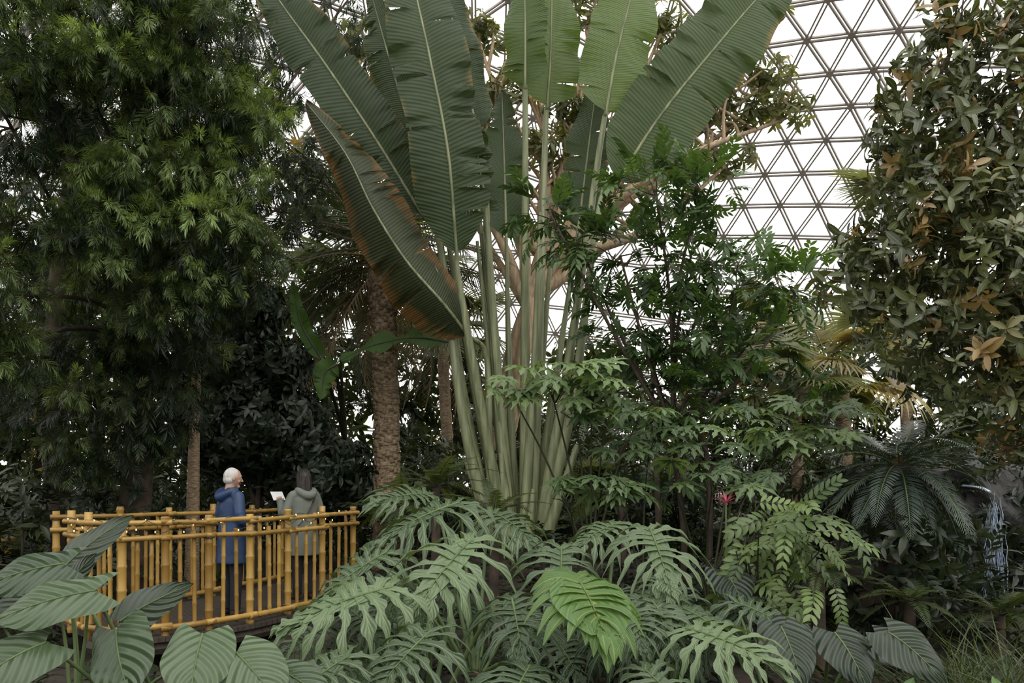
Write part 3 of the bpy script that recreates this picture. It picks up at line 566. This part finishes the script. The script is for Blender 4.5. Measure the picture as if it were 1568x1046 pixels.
# ------------------------------------------------------------------ ferns
lf=leafT(.16,.03,4,1,.2,.2,.35,.5);ff=[frondT(.9,26,lf,1.35,d,.1,.008) for d in(.4,.6)]
mFe=leaf_mat('fern_leaflet',(.03,.055,.017),(.13,.17,.06),rough=.5,trans=.35)
for c in((-.9,9.3,1.5,.9),(1.0,12.,.9,1),(-1.6,11.5,1.2,1.1),(2.9,7.4,.7,.7),(-7.2,10.5,.7,1.2),(-5.9,8.,.5,.9),(-2.0,12.8,.9,1.2),(-.2,8.8,1.2,.8),(4.6,7.4,.3,.8),(3.7,7.3,.45,.7)):
    mb=MB()
    for i in range(18):
        a=i*2.4;e=rng.uniform(.1,1.1);place(mb,ff[i%2],c[:3],(math.cos(a)*math.cos(e),math.sin(a)*math.cos(e),math.sin(e)),(0,0,1),c[3]*rng.uniform(.7,1),rng.uniform(.0,.7))
    tube(mb,[(c[0],c[1],-.35),c[:3]],[.07,.05],7,1);mb.build('fern',[mFe,bark_dark])
# ------------------------------------------------------------------ background shrubbery
lf=leafT(.30,.10,3,1,.25,.3,.45,.8);wb=[whorlT(7,lf,.1),whorlT(6,lf,.3)]
mBk=leaf_mat('backdrop_leaf',(.016,.028,.012),(.10,.13,.045),rough=.4,trans=.3,third=((.26,.18,.045),.78))
bb=[]
for x in np.arange(-15,17,1.5):
    top=5.0+1.2*math.sin(x*1.3)+(3.5 if x<-4 else 0)-(1.0 if x>8 else 0)+(1.4 if -4<=x<-1 else 0)
    if -1<x<2.2: top-=.9
    z=.6
    while z<top:bb.append((x+rng.normal(0,.3),18.5+rng.normal(0,.5)-(abs(x)*.15),z,1.2,.8,.9));z+=1.2
mb=MB();foliage(mb,bb,100,wb,(.7,1.2),out=.7,dz=.1,shell=.4,tint=(0,.9))
for x in np.arange(-15,17,1.5):tube(mb,[(x,18.8-abs(x)*.15,-.3),(x+.3,18.6-abs(x)*.15,4.5)],[.1,.05],6,1)
mb.build('background_shrubbery',[mBk,bark_dark])
lf=leafT(.22,.07,3,1,.25,.3,.45,.8);wb2=[whorlT(7,lf,.2),whorlT(8,lf,.4),twigT(11,.5,leafT(.16,.05,3),.8,roll=.4)]
mb=MB();ub=[]
for i in range(70):
    x=rng.uniform(-9,9);y=rng.uniform(13.9,16.5);ub.append((x,y,float(gh(x,y))+rng.uniform(.3,2.1),.8,.6,.6,1,rng.uniform(-.2,.3)))
for i in range(22):
    x=rng.uniform(-.9,5);y=rng.uniform(12.7,13.9);ub.append((x,y,float(gh(x,y))+rng.uniform(.3,1.5),.7,.5,.5,1,rng.uniform(-.2,.3)))
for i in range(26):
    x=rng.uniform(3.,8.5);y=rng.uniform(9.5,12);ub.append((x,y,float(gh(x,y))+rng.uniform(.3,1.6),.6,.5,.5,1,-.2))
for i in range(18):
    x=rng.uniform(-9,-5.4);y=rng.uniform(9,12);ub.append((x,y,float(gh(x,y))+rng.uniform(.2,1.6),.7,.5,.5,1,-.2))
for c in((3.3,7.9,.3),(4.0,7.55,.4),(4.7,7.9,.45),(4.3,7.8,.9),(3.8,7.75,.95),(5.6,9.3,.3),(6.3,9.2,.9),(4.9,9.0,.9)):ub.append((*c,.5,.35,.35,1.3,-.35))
foliage(mb,ub,120,wb2,(.6,1.1),out=.6,dz=.3,shell=.3,tint=(0,.9))
for b in ub:tube(mb,[(b[0],b[1],-.2),b[:3]],[.03,.015],5,1)
mb.build('understory_shrubs',[leaf_mat('understory_leaf',(.011,.021,.010),(.075,.10,.042),rough=.36,trans=.22),bark_dark])
n=3200;x=rng.uniform(-9,10,n);y=rng.uniform(3.6,13,n)
ok=~((x>-5.0)&(x<-2.0)&(y>7.4)&(y<14));x=x[ok];y=y[ok];n=len(x)
mb=MB();P=np.stack([x,y,gh(x,y)+rng.uniform(.02,.25,n)],-1);w=rng.integers(0,2,n)
for i in(0,1):
    s=w==i;k=s.sum();mb.many(wb2[i],frames(A([0,0,1.])+rng.normal(0,.3,(k,3)),np.tile([0,1.,0.],(k,1))),P[s],rng.uniform(.5,1,k),rng.uniform(0,.8,k))
mb.build('ground_cover_plants',[leaf_mat('ground_cover_leaf',(.010,.018,.008),(.035,.052,.024),rough=.45,trans=.2),bark_dark])
# ------------------------------------------------------------------ rock wall and waterfall
g=np.random.default_rng(3);mb=MB();u=np.linspace(4.2,9.5,70);v=np.linspace(-.5,1.75,40);Uu,Vv=np.meshgrid(u,v)
Yy=9.7+.35*Vv-.12*np.sin(Uu*3+Vv)-.1*np.sin(Uu*7+2*Vv)*np.cos(Vv*5)-.05*np.sin(Uu*13+Vv*9)+.5*np.sin(Uu*.9)
Zz=Vv+.05*np.sin(Uu*9);mb.add(np.stack([Uu,Yy,Zz],-1).reshape(-1,3),gridF(40,70))
mb.add(np.stack([Uu[-1],Yy[-1],Zz[-1]],-1).tolist()+np.stack([Uu[-1],Yy[-1]+1.6,Zz[-1]-.1],-1).tolist(),gridF(2,70))
n=420;ii=rng.integers(0,40,n);jj=rng.integers(0,70,n)
rp=np.stack([Uu[ii,jj],Yy[ii,jj]-.02,Zz[ii,jj]],-1);kp=np.abs(rp[:,0]-5.45)>.22;rp=rp[kp];n=len(rp)
mb.many(wb2[0],frames(A([0,-1.,.3])+rng.normal(0,.35,(n,3)),np.tile([0,0.1,1.],(n,1))),rp,rng.uniform(.4,.8,n),rng.uniform(0,.5,n),1)
mb.build('rock_face',[solid('wet_rock',(.006,.006,.006),(.026,.024,.021),5,.6,1.,.06),leaf_mat('ivy_leaf',(.008,.015,.008),(.03,.045,.024),rough=.4,trans=.15)],smooth=True)
mw,N,Lk,Bs,O=nt('falling_water');Bs.inputs['Base Color'].default_value=(.38,.50,.68,1);Bs.inputs['Roughness'].default_value=.15;Bs.inputs['Transmission Weight'].default_value=.45
mb=MB()
for i in range(90):
    x0=rng.normal(5.52,.05);sp=rng.uniform(-.20,.04);z0=1.45;l=rng.uniform(.2,1.0);st=rng.uniform(0,1.3)
    s=np.linspace(0,1,9);zz=z0-st-l*s;q=(z0-zz)
    zz=np.maximum(zz,-.1);X=x0+sp*q-.05*q+.012*np.sin(q*25+i);Yv=9.05-.25*np.sqrt(q)+rng.normal(0,.03)
    tube(mb,np.stack([X,Yv+0*s,zz],-1),[.0015,rng.uniform(.003,.008),.0015],5,0)
tube(mb,spline([(5.58,9.7,1.52),(5.55,9.3,1.50),(5.52,9.05,1.45)],8),[.05,.05,.03],8,0,flat=(1,.3))
mb.build('waterfall',[mw])
mb=MB();lf=leafT(.16,.014,4,1,.3,.35,.4,.5)
for i in range(22):
    a=i*2.4;e=rng.uniform(.1,1.3);place(mb,lf,(2.02,7.4,1.36),(math.cos(a)*math.cos(e),math.sin(a)*math.cos(e),math.sin(e)),(0,0,1),rng.uniform(.6,1.),rng.random())
tube(mb,[(2.02,7.4,-.3),(2.02,7.4,1.36)],[.012,.008],5,1);mb.build('pink_flower',[leaf_mat('pink_petal',(.35,.04,.10),(.5,.12,.22),rough=.5,trans=.3),stem_green])
# ------------------------------------------------------------------ bamboo railings
mb_bam,N,Lk,Bs,O=nt('yellow_bamboo')
ti=N.new('ShaderNodeAttribute');ti.attribute_name='tint';nz=noise(N,Lk,14,3)
Lk.new(mixc(N,Lk,mth(N,Lk,'ADD',mth(N,Lk,'MULTIPLY',ti.outputs['Fac'],.7),mth(N,Lk,'MULTIPLY',nz,.3)),(.22,.12,.025),(.50,.31,.08)),Bs.inputs['Base Color']);Bs.inputs['Roughness'].default_value=.36
twine=solid('jute_binding',(.10,.06,.03),(.2,.13,.07),30,.9)
def bamboo(mb,a,b,r,seed=0):
    a=A(a,float);b=A(b,float);l=np.linalg.norm(b-a);n=max(1,int(l/.24));ss=[0.];rr=[r]
    off=rng.random()*.15
    for i in range(n+1):
        c=(i*.24+off)/l
        if .01<c<.99:
            for d,f in((-.022,1.),(-.006,1.14),(.006,1.14),(.022,.98)):
                q=c+d/l
                if ss[-1]<q<1:ss.append(q);rr.append(r*f)
    ss.append(1.);rr.append(r*.97);ss=A(ss);P=a+(b-a)*ss[:,None]
    P=np.vstack([P[:1],P,P[-1:]]);rr=[r*.02]+rr+[r*.02]
    T=nrm(b-a);h=A([0,0,1.]) if abs(T[2])<.8 else A([0,1.,0]);X=nrm(np.cross(T,h));Z=np.cross(X,T);k=12
    an=np.linspace(0,2*np.pi,k,endpoint=False);V=P[:,None]+A(rr)[:,None,None]*(np.cos(an)[None,:,None]*X+np.sin(an)[None,:,None]*Z)
    mb.add(V.reshape(-1,3),gridF(len(P),k,True),None,rng.random(),0)
def railing(posts,nb):
    mb=MB()
    for x,y in posts:
        bamboo(mb,(x,y,-.06),(x,y,1.24+rng.uniform(-.03,.03)),.040)
        for z in(1.15,1.0,.09):
            for dz in(-.02,0,.02):
                an=np.linspace(0,2*np.pi,13);tube(mb,np.stack([x+.055*np.cos(an),y+.055*np.sin(an),z+dz+0*an],-1),.009,5,1)
    for (x0,y0),(x1,y1) in zip(posts[:-1],posts[1:]):
        d=nrm(A([x1-x0,y1-y0]));q=A([d[1],-d[0]])*.05
        for z,r in((1.15,.026),(1.0,.026),(.09,.032)):
            bamboo(mb,(x0-d[0]*.06+q[0],y0-d[1]*.06+q[1],z+rng.uniform(-.015,.015)),(x1+d[0]*.06+q[0],y1+d[1]*.06+q[1],z+rng.uniform(-.015,.015)),r)
        nn=nb if math.hypot(x1-x0,y1-y0)<.62 else nb+1
        for i in range(nn):
            f=(i+1)/(nn+1);x=x0+(x1-x0)*f;y=y0+(y1-y0)*f;bamboo(mb,(x,y,.04),(x+rng.uniform(-.01,.01),y,rng.choice([1.03,1.06,1.18])),.022)
    return mb.build('bamboo_railing',[mb_bam,twine])
front=[(-4.75,8.45),(-4.35,8.05),(-3.88,7.8),(-3.54,8.0),(-3.21,8.3),(-2.91,8.7),(-2.66,9.3),(-2.42,10.),(-2.21,10.9)]
back=[(-5.35,9.2),(-4.75,9.5),(-4.42,10.1),(-4.12,10.8),(-3.85,11.6),(-3.65,12.4)]
railing(front,2);railing(back,2)
mb=MB();bulb=solid('warm_bulb',(1,.75,.35),(1,.8,.4),5,.4,emit=((1,.62,.2),4.));wire=solid('dark_wire',(.02,.03,.02),(.03,.04,.03))
P=spline([(x,y,1.12) for x,y in front],260);s=np.arange(261)
W=P+np.stack([.03*np.cos(s*.9),.03*np.sin(s*.9)-.06,.07*np.sin(s*.31)],-1);tube(mb,W,.003,4,0)
for i in range(3,260,7):
    p=W[i];tube(mb,[p,p-A([0,.0,.018])],[.006,.005],6,1,cap=True)
mb.build('string_lights',[wire,bulb])
mb=MB()
fa=spline([(x,y,0) for x,y in front[1:]]+[(-2.1,12.,0),(-2.3,13.2,0)],64);ba=spline([(-5.2,8.9,0)]+[(x,y,0) for x,y in back[1:]]+[(-3.5,13.4,0)],64)
for i in range(64):
    a0,a1,b0,b1=fa[i],fa[i]*.06+fa[i+1]*.94,ba[i],ba[i]*.06+ba[i+1]*.94
    o=nrm(fa[i]-ba[i])*.1;V=[]
    for z in(-.05,0.):
        for p in(a0+o,a1+o,b0-o,b1-o):V.append(p+A([0,0,z]))
    mb.add(A(V),A([[0,1,3,2],[4,6,7,5],[0,4,5,1],[2,3,7,6],[0,2,6,4],[1,5,7,3]]),None,.5,0)
for pth in(fa,ba):tube(mb,pth+A([0,0,-.12]),.07,6,0)
for i in range(4,62,12):
    for p in(fa[i],ba[i]):tube(mb,[p+A([0,0,-.5]),p+A([0,0,-.06])],.06,8,0)
mb.build('footbridge_deck',[solid('weathered_planks',(.03,.024,.018),(.07,.053,.04),4,.8,.3,stretch=(1,8,1))],smooth=False)
# ------------------------------------------------------------------ people
skin=solid('skin',(.42,.24,.17),(.48,.29,.21),20,.5,.05);eyew=solid('eye_white',(.7,.7,.68),(.75,.75,.72));dark=solid('pupil_brow',(.03,.02,.015),(.06,.04,.03));lip=solid('lips',(.35,.12,.1),(.4,.15,.12))
def remesh(ob,v,sm=4):
    m=ob.modifiers.new('voxel','REMESH');m.mode='VOXEL';m.voxel_size=v;m.use_smooth_shade=True
    s=ob.modifiers.new('smooth','SMOOTH');s.factor=.6;s.iterations=sm
def ell(mb,c,r,m=0,n=12,k=18,f=None):
    ph=np.linspace(.02,np.pi-.02,n);th=np.linspace(0,2*np.pi,k,endpoint=False)
    V=np.stack([np.sin(ph)[:,None]*np.cos(th)[None],np.sin(ph)[:,None]*np.sin(th)[None],np.cos(ph)[:,None]+0*th[None]],-1).reshape(-1,3)
    if f is not None:V=f(V)
    mb.add(V*A(r)+A(c),gridF(n,k,True)[:, ::-1],None,.5,m)
def loft(mb,rings,k=28,m=0,fold=0.):
    th=np.linspace(0,2*np.pi,k,endpoint=False);V=[]
    rings=[(rings[0][0],rings[0][1],rings[0][2],.001,.001)]+rings+[(rings[-1][0],rings[-1][1],rings[-1][2],.001,.001)]
    for cx,cy,z,rx,ry in rings:
        f=1+fold*max(0,(1.1-z))*np.sin(th*7)
        V.append(np.stack([cx+rx*np.cos(th)*f,cy+ry*np.sin(th)*f,z+0*th],-1))
    mb.add(np.concatenate(V),gridF(len(rings),k,True),None,.5,m)
def person(name,loc,heading,H,coatm,trm,hairm,RA,LA,hem,longhair,headturn,holding=None):
    e=bpy.data.objects.new(name,None);bpy.context.scene.collection.objects.link(e);e.location=loc;e.rotation_euler=(0,0,heading);s=H/1.75;e.scale=(s,s,s)
    mb=MB();loft(mb,[(0,0,hem,.225,.175),(0,0,hem+.1,.215,.165),(0,0,.95,.20,.15),(0,.005,1.1,.182,.14),(0,0,1.25,.192,.142),(0,-.005,1.36,.20,.132),(0,-.005,1.42,.165,.11),(0,-.005,1.47,.10,.085),(0,0,1.52,.07,.07)],fold=.12)
    for sd,ar in((1,RA),(-1,LA)):
        sh=A([sd*.165,-.005,1.40]);P=spline([sh-A([sd*.06,0,.02]),sh,ar[0],ar[1]],18);tube(mb,P,[.05,.075,.070,.064,.056,.048],14,cap=True)
    tube(mb,spline([(.09,.02,1.50),(.11,-.07,1.47),(0,-.15,1.41),(-.11,-.07,1.47),(-.09,.02,1.50)],16),[.03,.05,.062,.05,.03],10,cap=True)
    ob=mb.build('coat',[coatm],e);remesh(ob,.011)
    mb=MB();loft(mb,[(0,0,.70,.15,.11),(0,0,.85,.165,.125),(0,0,1.0,.15,.11)])
    for sd in(1,-1):tube(mb,spline([(sd*.08,0,.88),(sd*.09,.01,.5),(sd*.10,-.01,.07)],14),[.095,.085,.068,.062],14,cap=True)
    ob=mb.build('trousers',[trm],e);remesh(ob,.011)
    mb=MB()
    for sd in(1,-1):
        tube(mb,spline([(sd*.10,-.06,.045),(sd*.10,.02,.05),(sd*.11,.12,.035),(sd*.112,.19,.03)],10),[.04,.046,.042,.03],12,cap=True);tube(mb,[(sd*.10,-.01,.05),(sd*.10,-.01,.11)],.045,12,cap=True)
    ob=mb.build('shoes',[dark],e);remesh(ob,.008,2)
    hd=bpy.data.objects.new('head',None);bpy.context.scene.collection.objects.link(hd);hd.parent=e;hd.location=(0,.015,1.63);hd.rotation_euler=(-.16,0,headturn)
    mb=MB()
    def sk(V):
        V=V.copy();lo=np.clip(-V[:,2],0,1);V[:,0]*=1-.32*lo;V[:,1]*=1-.15*lo*(V[:,1]<0);return V
    ell(mb,(0,0,0),(.077,.098,.118),f=sk,n=18,k=26);tube(mb,[(0,-.02,-.15),(0,-.01,-.03)],[.056,.052],14,cap=True)
    tube(mb,spline([(0,.088,.018),(0,.108,-.012),(0,.115,-.03)],6),[.008,.013,.016],8,cap=True);ell(mb,(0,.075,-.09),(.028,.022,.022))
    for sd in(1,-1):
        ell(mb,(sd*.079,-.008,-.008),(.012,.02,.032));ell(mb,(sd*.04,.062,-.03),(.025,.022,.02))
    tube(mb,spline([(-.05,.078,.028),(0,.094,.034),(.05,.078,.028)],8),.009,8,cap=True)
    ob=mb.build('face_and_neck',[skin],hd);remesh(ob,.0055,3)
    mb=MB()
    for sd in(1,-1):
        ell(mb,(sd*.031,.083,.008),(.012,.009,.009),0);ell(mb,(sd*.031,.0915,.008),(.005,.003,.005),1)
        tube(mb,spline([(sd*.015,.098,.032),(sd*.034,.092,.038),(sd*.052,.078,.032)],6),.004,6,1,cap=True)
    tube(mb,spline([(-.024,.089,-.058),(0,.098,-.055),(.024,.089,-.058)],6),[.003,.007,.003],8,2,cap=True)
    mb.build('eyes_and_mouth',[eyew,dark,lip],hd)
    mb=MB()
    if longhair:
        ell(mb,(0,-.018,.022),(.096,.108,.115),n=16,k=24);ell(mb,(0,-.05,-.07),(.092,.075,.11),n=14,k=20);ell(mb,(0,-.06,-.14),(.08,.055,.06))
    else:
        ell(mb,(0,-.018,.018),(.0825,.095,.105),n=16,k=24);ell(mb,(0,-.045,-.03),(.080,.064,.056))
    ob=mb.build('hair',[hairm],hd);remesh(ob,.006,3)
    if longhair:
        mb=MB()
        for i in range(500):
            a=rng.uniform(np.pi*.95,np.pi*2.05) if rng.random()<.7 else rng.uniform(0,6.28);z0=.12*rng.random()
            rr=math.sqrt(max(0,1-(z0/.135)**2))
            if math.sin(a)>.3 and z0<.07:continue
            P=[]
            for q in range(5):
                f=q/4;zz=z0-f*.28*rng.uniform(.9,1.05);r2=max(rr,min(1,rr+.5*f))
                P.append((.098*r2*math.cos(a),-.02+.105*r2*math.sin(a),zz+.015))
            tube(mb,spline(P,5),[.0028,.001],3,0)
        mb.build('hair_strands',[hairm],hd)
    for sd,ar in((1,RA),(-1,LA)):
        el,wr=A(ar[0]),A(ar[1]);d=nrm(wr-el);R=frames(A([d]),A([A(ar[2],float)]))[0]
        def W(p):return wr+R@A(p,float)
        mb=MB();tube(mb,[W((0,-.05,0)),W((0,.0,0)),W((0,.03,0)),W((0,.085,-.003))],[.026,.026,.034,.038],12,flat=(1.05,.55),cap=True)
        for j,(x,l) in enumerate(((-.028,.068),(-.010,.078),(.009,.073),(.027,.058))):
            tube(mb,spline([W((x*.9,.07,0)),W((x,.085+l*.35,-.004)),W((x,.085+l*.65,-.022)),W((x,.085+l*.8,-.045))],10),[.0095,.009,.0075],8,cap=True)
        tx=-sd;tube(mb,spline([W((tx*.02,.02,-.004)),W((tx*.046,.048,-.012)),W((tx*.05,.085,-.026))],8),[.013,.0105,.0085],8,cap=True)
        ob=mb.build('hand_right' if sd>0 else 'hand_left',[skin],e);remesh(ob,.0038,2)
        mb=MB();tube(mb,[wr-d*.045,wr-d*.0],[.052,.052],14,cap=True);mb.build('cuff_right' if sd>0 else 'cuff_left',[coatm],e)
    if holding:holding(e)
    return e
blue=solid('blue_rain_jacket',(.011,.030,.085),(.018,.052,.14),5,.5,.5,.03);navy=solid('navy_trousers',(.012,.014,.022),(.025,.028,.04),6,.8)
grey=solid('grey_green_coat',(.12,.135,.115),(.18,.195,.165),5,.7,.5,.03);blk=solid('dark_jeans',(.012,.013,.016),(.02,.022,.027),6,.8)
white_h=solid('white_hair',(.42,.41,.39),(.64,.63,.60),60,.6,.6,.01,stretch=(1,1,.2));brown_h=solid('dark_brown_hair',(.012,.008,.007),(.035,.022,.017),60,.4,.6,.01,stretch=(1,1,.2))
person('elderly_man',(-3.29,9.2,0),-.75,1.73,blue,navy,white_h,((.25,.0,1.13),(.20,.25,1.14),(0.3,0,1)),((-.25,0,1.13),(-.15,.25,1.12),(-.3,0,1)),.62,False,-.25)
def paper(e):
    mb=MB();V=[];
    for z in(0,.003):
        for x in(-.10,.10):
            for y in(-.07,.07):V.append((x,y,z))
    mb.add(A(V),A([[0,1,3,2],[4,6,7,5],[0,4,5,1],[2,3,7,6],[0,2,6,4],[1,5,7,3]]))
    o=mb.build('leaflet',[solid('white_paper',(.7,.7,.7),(.8,.8,.8),5,.7,0.)],e,smooth=False);o.location=(-.16,.44,1.40);o.rotation_euler=(1.0,0,.2)
    mb=MB();tube(mb,spline([(.15,-.02,1.47),(.05,-.16,1.3),(-.12,-.16,1.05),(-.2,-.06,.95)],14),.012,6,flat=(1.5,.5));mb.build('bag_strap',[dark],e)
person('woman',(-2.79,10.5,0),.75,1.72,grey,blk,brown_h,((.25,.02,1.14),(.10,.26,1.22),(.3,0,1)),((-.27,.05,1.16),(-.19,.31,1.33),(-.3,0,1)),.60,True,-.1,paper)
# ------------------------------------------------------------------ light
sc=bpy.context.scene;sc.view_settings.view_transform='Standard'
w=bpy.data.worlds.new('overcast_sky');sc.world=w;w.use_nodes=True;N=w.node_tree.nodes;Lk=w.node_tree.links
bg=N['Background'];tc=N.new('ShaderNodeTexCoord');sp=N.new('ShaderNodeSeparateXYZ');Lk.new(tc.outputs['Generated'],sp.inputs[0])
f=mr(N,Lk,sp.outputs[2],-.1,.9,0,1);Lk.new(mixc(N,Lk,f,(.90,.89,.86),(1.15,1.14,1.10)),bg.inputs[0]);bg.inputs[1].default_value=2.05
sun=bpy.data.lights.new('soft_daylight','SUN');sun.energy=1.8;sun.angle=1.1;sun.color=(1,.98,.92);so=bpy.data.objects.new('soft_daylight',sun);sc.collection.objects.link(so)
so.rotation_euler=(math.radians(32),math.radians(22),0)
cam=bpy.data.cameras.new('camera');cam.sensor_width=36;cam.lens=27.55;cam.shift_y=.1384;cam.clip_end=200
co=bpy.data.objects.new('camera',cam);sc.collection.objects.link(co);co.location=(0,0,1.55);co.rotation_euler=(math.pi/2,0,0);sc.camera=co
print('faces',sum(len(o.data.polygons) for o in bpy.data.objects if o.type=='MESH'))
